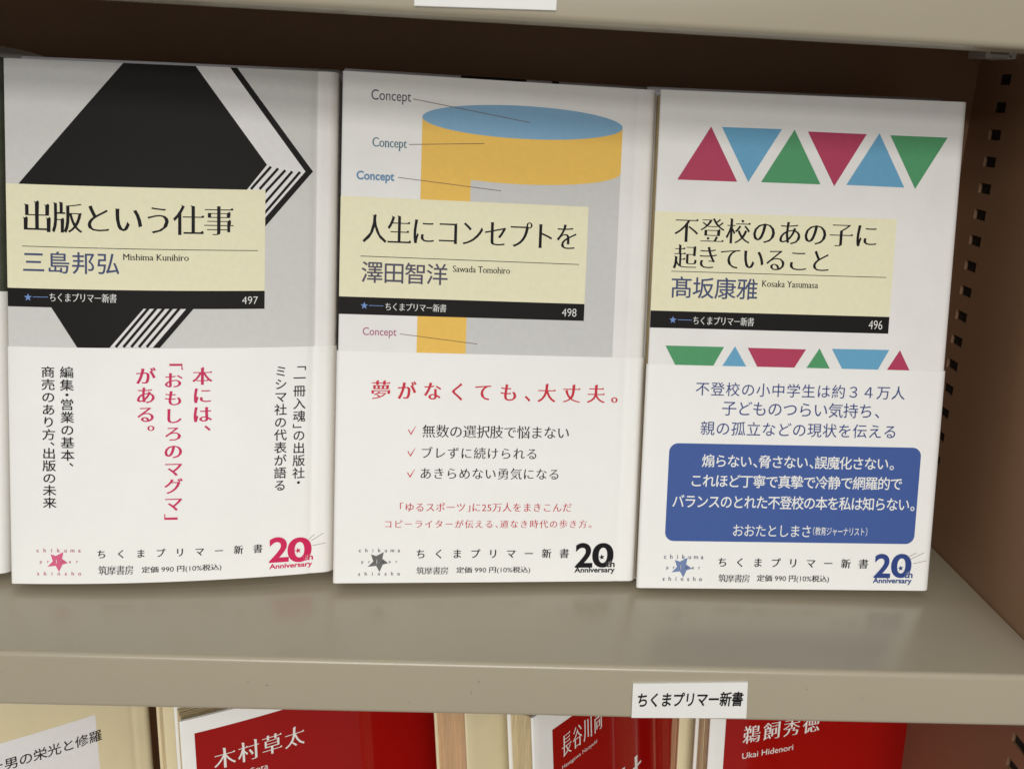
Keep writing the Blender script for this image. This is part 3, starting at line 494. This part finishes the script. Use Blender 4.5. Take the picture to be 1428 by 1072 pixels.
LOWER=[
 dict(key='A',x=-97.89,y=2.53,z=-205.16,lean=0.1200,yaw=0.4712,w=112.0,h=173.0,bow=10.0,roll=0,th=12.0,art=[
  ('poly', 'title_panel', 'jacket', 1, 'wgrey', [[14, 60], [91.6, 60], [91.6, 138.9], [14, 138.9]]),
  ('text', 'title_text', 'jacket', 'wink', '上男の栄光と修羅', 'gothic_m', 'h', [54.44, 127.77, 93.27, 132.48], {}),
 ]),
 dict(key='B',x=28.93,y=-4.70,z=-205.16,lean=0.1200,yaw=0.4363,w=106.0,h=173.0,bow=16.0,roll=0,th=12.0,art=[
  ('poly', 'red_panel', 'jacket', 1, 'wred', [[4.49, 6], [103.5, 6], [103.5, 167.7], [4.49, 167.7]]),
  ('text', 'author_text', 'jacket', 'wpaper', '木村草太', 'mincho_b', 'h', [10.24, 152.63, 41.83, 160.14], {}),
  ('text', 'author_reading', 'jacket', 'wpaper', 'Kimura Sota', 'gothic', 'h', [10.62, 147.65, 28.36, 149.73], {}),
 ]),
 dict(key='C',x=151.59,y=5.71,z=-205.16,lean=0.1200,yaw=0.8029,w=106.0,h=173.0,bow=6.0,roll=0,th=12.0,art=[
  ('poly', 'red_panel', 'jacket', 1, 'wred', [[10.4, 6], [103.5, 6], [103.5, 163.73], [10.4, 163.73]]),
  ('text', 'author_text', 'jacket', 'wpaper', '長谷川尚', 'mincho_b', 'h', [15.47, 150.0, 39.9, 159.13], {}),
  ('text', 'author_reading', 'jacket', 'wpaper', 'Hasegawa Naoyuki', 'gothic_l', 'h', [15.22, 145.41, 36.5, 147.36], {}),
  ('text', 'title_text', 'jacket', 'wpaper', 'け', 'mincho_b', 'h', [52.21, 110.82, 75.33, 126.2], {}),
 ]),
 dict(key='D',x=215.34,y=49.15,z=-205.40,lean=0.1000,yaw=0.2793,w=106.0,h=173.0,bow=0.0,roll=0,th=12.0,art=[
  ('poly', 'red_panel', 'jacket', 1, 'wred', [[6.93, 6], [103.5, 6], [103.5, 160], [6.93, 160]]),
  ('text', 'author_text', 'jacket', 'wpaper', '鵜飼秀徳', 'mincho_b', 'h', [15.15, 130.65, 51.15, 138.6], {}),
  ('text', 'author_reading', 'jacket', 'wpaper', 'Ukai Hidenori', 'gothic', 'h', [15.46, 124.14, 39.21, 126.71], {}),
 ]),
 dict(key='E',x=128.29,y=9.25,z=-204.56,lean=0.1200,yaw=0.7679,w=106.0,h=173.0,bow=6.0,roll=0,th=17.0,art=[
 ]),
 dict(key='F',x=17.76,y=13.54,z=-204.33,lean=0.1200,yaw=0.4363,w=106.0,h=173.0,bow=16.0,roll=0,th=19.0,art=[
 ]),
 dict(key='G',x=207.59,y=66.85,z=-204.90,lean=0.1000,yaw=0.3142,w=106.0,h=173.0,bow=0.0,roll=0,th=17.0,art=[
 ]),
]

# ------------------------------------------------------------------ books
MM = 0.001
LAY = 0.05            # mm between printed layers
def hinge(u, w, a=0.2): return a*math.exp(-((u-(w-7.0))/1.1)**2)
class Pose:
    def __init__(s, d, dz=0.0):
        s.__dict__.update(d)
        c, q = math.cos(s.yaw), math.sin(s.yaw)
        s.ux = Vector((c, q, 0)); s.back = Vector((-q, c, 0))
        s.up = Vector((0, 0, math.cos(s.lean)))+s.back*math.sin(s.lean)
        s.n = s.back*math.cos(s.lean)-Vector((0, 0, math.sin(s.lean)))
        s.o = Vector((s.x, s.y, s.z))
        s.cr, s.sr = math.cos(s.roll), math.sin(s.roll)
        s.root_loc = (s.o+s.ux*s.w/2+s.n*6)*MM
    def pt(s, u, v, d=0.0):
        k = max(0.0, min(1.05, u/s.w))
        U = u*s.cr-v*s.sr; V = u*s.sr+v*s.cr
        return (s.o+s.ux*U+s.up*V+s.n*d+s.back*(s.bow*k*k))*MM-s.root_loc
    def front(s, u, v, off):
        rc = 2.6; e = u-(s.w-rc)
        if e > 0:
            e = min(e, rc*0.98); d = rc-math.sqrt(rc*rc-e*e)
            return s.pt(u+off*e/rc, v, d-off*math.sqrt(max(0, 1-(e/rc)**2)))
        return s.pt(u, v, hinge(u, s.w, getattr(s, 'hg', .2))-off)
def strip_profile(w, th, off, t, flap=True, hg=.2):
    """cross-section (u, d) of a wrapped sheet: outer line and inner line"""
    rc = 2.6; P = []
    def arc(cu, cd, r, a0, a1, n):
        for k in range(n+1):
            a = a0+(a1-a0)*k/n; P.append((cu+r*math.cos(a), cd+r*math.sin(a), math.cos(a), math.sin(a)))
    if flap: P.append((22, 1.05-off*0, 0, 1)); P.append((12, 1.05, 0, 1))
    if flap: arc(0.5, 0.5, 0.5, math.pi/2, 3*math.pi/2, 6)
    else: P.append((0.1, 0, 0, -1))
    n = 26
    for q in [0.5+(w-16-0.5)*k/n for k in range(1, n+1)]+[w-16+(16-rc)*k/26 for k in range(1, 27)]: P.append((q, hinge(q, w, hg), 0, -1))
    arc(w-rc, rc, rc, -math.pi/2, 0, 7)
    arc(w-rc, th-rc, rc, 0, math.pi/2, 7)
    for k in range(1, 8): P.append((w-rc-(w-rc-0.5)*k/7, th, 0, 1))
    if flap: arc(0.5, th-0.5, 0.5, math.pi/2, 3*math.pi/2, 6); P.append((12, th-1.05, 0, -1)); P.append((22, th-1.05, 0, -1))
    out = [(u+nu*off, d+nd*off) for u, d, nu, nd in P]; inn = [(u+nu*(off-t), d+nd*(off-t)) for u, d, nu, nd in P]
    return out, inn
def wrap(name, ps, v0, v1, off, t, m, parent, flap=True, wav=0.0):
    out, inn = strip_profile(ps.w, ps.th, off, t, flap, getattr(ps, 'hg', .2))
    nv = 10; vs = []; fs = []; n = len(out)
    rnd = random.Random(hash(name) % 100+int(ps.x*7))
    a1, a2 = rnd.uniform(0, 6), rnd.uniform(0, 6)
    for j in range(nv+1):
        v = v0+(v1-v0)*j/nv
        for (u, d) in out: vs.append(ps.pt(u, v, d))
        for (u, d) in inn: vs.append(ps.pt(u, v, d))
    for j in range(nv):
        a, b = j*2*n, (j+1)*2*n
        for i in range(n-1):
            fs.append((a+i, a+i+1, b+i+1, b+i)); fs.append((a+n+i+1, a+n+i, b+n+i, b+n+i+1))
        fs.append((a+n, a, b, b+n)); fs.append((a+n-1, a+2*n-1, b+2*n-1, b+n-1))
    for i in range(n-1):
        fs.append((i+1, i, n+i, n+i+1)); a = nv*2*n; fs.append((a+i, a+i+1, a+n+i+1, a+n+i))
    o = mesh(name, vs, fs, parent, m)
    me = o.data
    for p in me.polygons: p.use_smooth = (p.area > 0)
    try:
        me.set_sharp_from_angle(angle=math.radians(50))
    except Exception: pass
    return o
def page_block(ps, parent, m, seed=0):
    """leaves: the fore edge at the left and the top are slightly ragged"""
    rnd = random.Random(seed); n = 30; d0, d1 = 1.2, ps.th-1.2; vs = []; fs = []
    us = [1.0+rnd.uniform(-.25, .25) for _ in range(n)]; tv = [ps.h-.7+rnd.uniform(-.12, .12) for _ in range(n)]
    for k in range(n):
        a = d0+(d1-d0)*k/n; b = d0+(d1-d0)*(k+1)/n-.03
        i = len(vs)
        for v in (0.7, ps.h*.5, None):
            v = tv[k] if v is None else v
            for (u, d) in ((us[k], a), (us[k], b), (ps.w*.5, a), (ps.w*.5, b), (ps.w-1.3, a), (ps.w-1.3, b)): vs.append(ps.pt(u, v, d))
        def q(r, c): return i+r*6+c
        for r in (0, 1):
            fs += [(q(r, 0), q(r, 1), q(r+1, 1), q(r+1, 0)), (q(r, 4), q(r+1, 4), q(r+1, 5), q(r, 5))]
            for c in (0, 2): fs += [(q(r, c), q(r+1, c), q(r+1, c+2), q(r, c+2)), (q(r, c+1), q(r, c+3), q(r+1, c+3), q(r+1, c+1))]
        for c in (0, 2): fs += [(q(2, c), q(2, c+1), q(2, c+3), q(2, c+2)), (q(0, c), q(0, c+2), q(0, c+3), q(0, c+1))]
    o = mesh('page_block', vs, fs, parent, m); tag(o, kind='stuff') if False else None
    return o
def print_poly(name, ps, parent, layer, col, pts, base):
    bm = bmesh.new()
    f = bm.faces.new([bm.verts.new((u, v, 0)) for u, v in pts])
    bmesh.ops.triangulate(bm, faces=[f])
    us = [p[0] for p in pts]; a, b = min(us), max(us)
    step = 3.0 if (ps.bow or b > ps.w-3) else 40.0
    k = math.ceil(a/step)*step
    cuts = []
    while k < b: cuts.append(k); k += step
    if b > ps.w-11: cuts += [ps.w-10+0.5*j for j in range(14)]
    if b > ps.w-3: cuts += [ps.w-2.6+0.4*j for j in range(7)]
    for c in cuts:
        bmesh.ops.bisect_plane(bm, geom=bm.verts[:]+bm.edges[:]+bm.faces[:], plane_co=(c, 0, 0), plane_no=(1, 0, 0))
    bmesh.ops.recalc_face_normals(bm, faces=bm.faces[:])
    off = base+layer*LAY
    for v in bm.verts: v.co = ps.front(v.co.x, v.co.y, off)
    return bm_obj(name, bm, parent, ink(col))
def print_text(name, ps, parent, col, s, sty, d, bbox, base, half='', layer=3):
    vs = []; fs = []
    for V, F in layout(s, sty, d, bbox, half):
        o = len(vs); off = base+layer*LAY
        vs += [ps.front(float(x), float(y), off) for x, y in V]
        fs += [tuple(int(q)+o for q in f) for f in F]
    return mesh(name, vs, fs, parent, ink(col))
def make_book(d, label, group=None, cover=None, obi_mat=None, pages=None, seed=1, kind='book'):
    ps = Pose(d); root = empty('book', ps.root_loc)
    tag(root, label, 'book', group)
    page_block(ps, root, pages or PAGES, seed)
    jk = wrap('jacket', ps, 0, ps.h, 0.0, 0.22, cover or PAPER_COVER, root)
    ob = None
    if d.get('obi'): ob = wrap('paper_band', ps, -0.05, d['obi'], 0.5, 0.16, obi_mat or PAPER_OBI, root, flap=True)
    for it in d.get('art', []):
        if it[0] == 'poly':
            _, nm, par, ly, col, pts = it
            print_poly(nm, ps, ob if par == 'obi' else jk, ly, col, pts, 0.5 if par == 'obi' else 0.0)
        else:
            _, nm, par, col, s, sty, dr, bb, kw = it
            print_text(nm, ps, ob if par == 'obi' else jk, col, s, sty, dr, bb, 0.5 if par == 'obi' else 0.0, kw.get('half', ''), kw.get('layer', 3))
    return root, ps, jk

# ------------------------------------------------------------------ bookcase
XR = 304.0; HG = 188.2; LIP = 19.0; YB = 127.0; XL = -620.0
case = empty('metal_bookcase', (XR*MM, YB*MM, -0.25))
tag(case, 'beige enamelled steel bookcase with perforated side panel and folded shelf fronts', 'bookcase')
CL = Vector(case.location)
def extrude_profile(name, prof, x0, x1, parent, m, origin=CL, seg=1):
    vs = []; fs = []; n = len(prof)
    xs = [x0+(x1-x0)*k/seg for k in range(seg+1)]
    for x in xs:
        for (y, z) in prof: vs.append(Vector((x, y, z))*MM-origin)
    for s in range(seg):
        for i in range(n): fs.append((s*n+i, (s+1)*n+i, (s+1)*n+(i+1) % n, s*n+(i+1) % n))
    fs.append(tuple(range(n))); fs.append(tuple(reversed(range(seg*n, seg*n+n))))
    o = mesh(name, vs, fs, parent, m)
    bm = bmesh.new(); bm.from_mesh(o.data); bmesh.ops.recalc_face_normals(bm, faces=bm.faces[:]); bm.to_mesh(o.data); bm.free()
    for p in o.data.polygons: p.use_smooth = len(p.vertices) == 4
    try: o.data.set_sharp_from_angle(angle=math.radians(31))
    except Exception: pass
    return o
def shelf_profile(z):
    P = []; r = 1.9; t = 1.0
    def arc(cy, cz, r, a0, a1, n=7):
        for k in range(n+1):
            a = math.radians(a0+(a1-a0)*k/n); P.append((cy+r*math.cos(a), cz+r*math.sin(a)))
    P.append((YB-.4, z))
    arc(r, z-r, r, 90, 180); arc(r, z-LIP+r, r, 180, 270)
    P.append((19, z-LIP)); P.append((19.6, z-LIP+.5)); P.append((19.6, z-LIP+4)); P.append((18.6, z-LIP+4)); P.append((18.6, z-LIP+t))
    arc(r, z-LIP+r, r-t, 270, 180, 4); arc(r, z-r, r-t, 180, 90, 4)
    P.append((YB-.4, z-t))
    return P
shelves = [extrude_profile('shelf', shelf_profile(z), XL, XR-0.6, case, METAL, seg=1) for z in (0, HG+LIP, -HG-LIP)]
# back panel
bm = bmesh.new(); box_bm(bm, (XL)*MM-CL.x, (XR)*MM-CL.x, YB*MM-CL.y, (YB+1)*MM-CL.y, -0.25-CL.z, 0.25-CL.z)
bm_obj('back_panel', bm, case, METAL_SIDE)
# side panel with punched slots
def side_panel():
    vs = []; fs = []
    z_lo, z_hi = -250.0, 250.0; pitch = 9.926; zt = 183.58; hh = 1.9
    cols = [(13.5, 4.2), (105.7, 4.4)]
    y0, y1 = -1.0, YB
    def quad(ya, yb, za, zb, x=XR):
        i = len(vs)
        for (y, z) in ((ya, za), (yb, za), (yb, zb), (ya, zb)): vs.append(Vector((x, y, z))*MM-CL)
        fs.append((i, i+3, i+2, i+1))
    ks = [k for k in range(-6, 60) if z_lo+4 < zt-k*pitch < z_hi-4]
    ye = y0
    for (yc, hw) in cols:
        quad(ye, yc-hw, z_lo, z_hi); ye = yc+hw
        zc = z_hi
        for k in ks:
            z = zt-k*pitch; quad(yc-hw, yc+hw, z+hh, zc); zc = z-hh
            # the slot's own walls, 1.2 mm of sheet
            i = len(vs)
            for x in (XR, XR+1.2):
                for (y, zz) in ((yc-hw, z-hh), (yc+hw, z-hh), (yc+hw, z+hh), (yc-hw, z+hh)): vs.append(Vector((x, y, zz))*MM-CL)
            for a in range(4): fs.append((i+a, i+(a+1) % 4, i+4+(a+1) % 4, i+4+a))
        quad(yc-hw, yc+hw, z_lo, zc)
    quad(ye, y1, z_lo, z_hi)
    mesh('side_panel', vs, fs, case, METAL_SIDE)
side_panel()
bm = bmesh.new(); box_bm(bm, (XR+1.3)*MM-CL.x, (XR+20)*MM-CL.x, -.0012-CL.y, YB*MM-CL.y, -0.25-CL.z, 0.25-CL.z)  # dark box behind the slots, shade put into its colour
bm_obj('slot_shade_box', bm, case, SLOT_SHADE)
# bright hook that carries the upper shelf
bm = bmesh.new()
def bx(*a, **k):
    a = [v*MM-CL[i//2] for i, v in enumerate(a)]; box_bm(bm, *a, **k)
bx(XR-1.4, XR-.1, 100, 116, 190.6, 198.5, bev=.0003)
bx(XR-9.5, XR-1.2, 101, 104, 190.6, 192.2, bev=.0004)
bx(XR-9.5, XR-1.2, 112, 115, 190.6, 192.2, bev=.0004)
bx(XR-11.0, XR-9.2, 101, 115, 190.5, 193.3, bev=.0004)
bx(XR-2.4, XR-1.2, 101, 115, 190.4, 193.0, bev=.0004)
bm_obj('shelf_hook', bm, case, CHROME)
# scuffs on the shelf front
rnd = random.Random(3)
for (x, z, l, wd, a) in ((51.7, -9.5, 1.6, .5, .7), (95.6, -14.3, .7, .35, 2.0), (115.0, -10.4, .25, 2.2, .1), (117.3, -6.5, .3, 1.4, .2), (221.5, -6.4, .25, 1.6, .5), (46, -8.4, .9, .3, 0),
                         (146, -9, .5, .22, 1), (240, -9.5, .2, 2.4, .5), (233, -15, .4, .3, 0), (12, -12, .35, .3, 0), (-28, -7, .3, .6, .4), (268, -7, .8, .2, .2)):
    n = 9; vs = []
    for k in range(n):
        th = 2*math.pi*k/n; r = rnd.uniform(.35, 1)
        p, q = l/2*r*math.cos(th), wd/2*r*math.sin(th)
        vs.append(Vector((x+p*math.cos(a)-q*math.sin(a), -.03, z+p*math.sin(a)+q*math.cos(a)))*MM-(CL))
    mesh('scuff_mark', vs, [tuple(range(n))], shelves[0], SCUFF)

# ------------------------------------------------------------------ labels on the shelf fronts
def tape(quad, label, text=None, tb=None):
    c = sum((Vector((x, 0, z)) for x, z in quad), Vector())/4*MM
    root = empty('shelf_label', (c.x, -.0002, c.z)); tag(root, label, 'label')
    vs = [Vector((x, y, z))*MM-Vector(root.location) for y in (-.8, -.05) for x, z in quad]
    mesh('tape', vs, [(0, 1, 2, 3), (7, 6, 5, 4), (0, 4, 5, 1), (1, 5, 6, 2), (2, 6, 7, 3), (3, 7, 4, 0)], root, LABELP)
    if text:
        (x0, z0), (x1, z1), sl = tb; V2 = []; F2 = []
        for V, F in layout(text, 'label', 'h', (0, 0, x1-x0, z1-z0)):
            o = len(V2); V2 += [Vector((x0+x, -.87, z0+y+sl*x))*MM-Vector(root.location) for x, y in V.tolist()]; F2 += [tuple(int(q)+o for q in f) for f in F]
        mesh('label_text', V2, F2, root, ink('ink'))
tape([(166.2, -17.8), (203.1, -17.1), (202.0, -4.0), (165.6, -5.5)], 'white paper label with black Japanese lettering on front of the middle shelf', 'ちくまプリマー新書', ((167.6, -14.0), (201.2, -8.6), .04))
tape([(92.3, 190.1), (128.5, 191.0), (128.5, 203.5), (92.3, 202.5)], 'blank white label on front of the topmost shelf, cut by the top of the photo')

# ------------------------------------------------------------------ the three books facing out
G1 = 'paperbacks leaning in a row on the middle shelf'
LB = ['paperback with large black diamond on grey cover, leftmost of the three whole books',
      'paperback with blue and yellow cylinder drawing, middle of the three whole books',
      'paperback with rows of coloured triangles and blue box on its band, beside the perforated panel']
for i, d in enumerate(BOOKS):
    d = dict(d); d['th'] = 11.5
    make_book(d, LB[i], G1, seed=i)
# copies standing behind them
def behind(d, k, du=0.0, dh=0.0, art=(), cover=None, **kw):
    d = dict(d); d['th'] = 11.0
    c, q = math.cos(d['yaw']), math.sin(d['yaw'])
    dist = 12.4*k/math.cos(d['lean'])
    d['x'] += -q*dist+du*c+kw.get('dx', 0); d['y'] += c*dist+du*q; d['h'] += dh; d['roll'] = d['roll'] if 'roll' not in kw else kw['roll']
    if 'bow' in kw: d['bow'] = kw['bow']
    d['z'] = d['z']+kw.get('dz', 0); d['art'] = list(art); d['obi'] = None
    return d
GREYC = mat('grey_printed_cover', rgb(180, 178, 190, K), rough=0.25, noise=0.03, nscale=60)
G2 = 'paperback copies hidden behind the front row'
make_book(behind(BOOKS[0], 1, dh=.9), 'grey paperback copy directly behind the black diamond book', G2, cover=GREYC, seed=11)
make_book(behind(BOOKS[0], 2, dh=.6, dx=1.0), 'rearmost grey paperback copy behind the black diamond book', G2, cover=GREYC, seed=12)
h1 = BOOKS[1]['h']
b1 = behind(BOOKS[1], 1, dh=.9)
b1['art'] = [('poly', 'black_print', 'jacket', 1, 'black', [[41, h1-30], [64, h1-30], [63, h1+.9], [40, h1+.9]]), ('poly', 'black_print', 'jacket', 1, 'black', [[75, h1-10], [77, h1-10], [74.5, h1+.9], [72, h1+.9]])]
make_book(b1, 'grey paperback with black print showing above the yellow cylinder book', G2, cover=GREYC, seed=13)
make_book(behind(BOOKS[1], 2, dh=.6), 'rearmost paperback copy behind the yellow cylinder book', G2, seed=14)
make_book(behind(BOOKS[2], 1, dh=.8, du=-2.5), 'pale paperback copy directly behind the coloured triangle book', G2, cover=GREYC, seed=15)
make_book(behind(BOOKS[2], 2, dh=.4, du=-3), 'rearmost pale paperback copy behind the coloured triangle book', G2, seed=16)
# the dark book cut off at the left edge
OLIVE = mat('dark_olive_cover', rgb(74, 78, 66), rough=0.4, noise=0.3, nscale=120)
d = dict(BOOKS[0]); d.update(x=-149.5, y=36.0, z=d['z'], w=105.0, bow=8.0, roll=0.004, th=11.5, art=[], obi=96.0)
make_book(d, 'dark paperback with a white band, cut off by the left edge of the photo', G1, cover=OLIVE, seed=21)
# clear film sleeve arching above the left end
vs = []; fs = []; n = 24; m_ = 8
SL = Vector((-.050, .092, .085))
for j in range(m_+1):
    for i in range(n+1):
        t = i/n; x = -95+68*t; zt_ = 175.6-9*(max(0, t-.55)/.45)**2.2; z = 120+(zt_-120)*j/m_; y = 93+5*math.sin(t*3.1)+2*math.sin(t*9)*(j/m_)
        vs.append(Vector((x, y, z))*MM-SL)
for j in range(m_):
    for i in range(n): a = j*(n+1)+i; fs.append((a, a+1, a+n+2, a+n+1))
slv = mesh('clear_plastic_sleeve', vs, fs, None, PLASTIC, smooth=True); slv.location = SL
sm = slv.modifiers.new('thickness', 'SOLIDIFY'); sm.thickness = 0.00015
tag(slv, 'clear plastic sleeve curving up behind the top of the black diamond book', 'plastic sleeve')

# ------------------------------------------------------------------ lower shelf
GL = 'books fanned out on the lower shelf'
LL = {'A': ('beige paperback with pale title panel, far left on the lower shelf', CREAM_CARD, PAGES),
      'B': ('glossy red book with white border on lower shelf, below the black diamond book', None, PAGES),
      'C': ('steeply turned glossy red book with white border, middle red one on the lower shelf', None, PAGES),
      'D': ('glossy red book with white border in the right corner of the lower shelf', None, PAGES),
      'E': ('blank cream book with tan page edges behind the steeply turned middle red book', CREAM_CARD, PAGES_TAN),
      'F': ('blank cream book showing only its edge left of the left red book', CREAM_CARD, PAGES),
      'G': ('blank cream book with tan page edges just left of the right red book', CREAM_CARD, PAGES_TAN)}
GLOSSW = mat('glossy_white_jacket', rgb(236, 235, 232, K), rough=0.16, noise=0.02, nscale=60, bump=0.05, bscale=300)
_ink_old = ink
for d in LOWER:
    lb, cv, pg = LL[d['key']]
    make_book(d, lb, GL, cover=cv or GLOSSW, pages=pg, seed=ord(d['key']))
for k in ('wred',):
    m = ink(k); b = m.node_tree.nodes['Principled BSDF']; b.inputs['Roughness'].default_value = 0.13; b.inputs['Coat Weight'].default_value = 0.5
bpy.data.objects.remove(_fo, do_unlink=True)
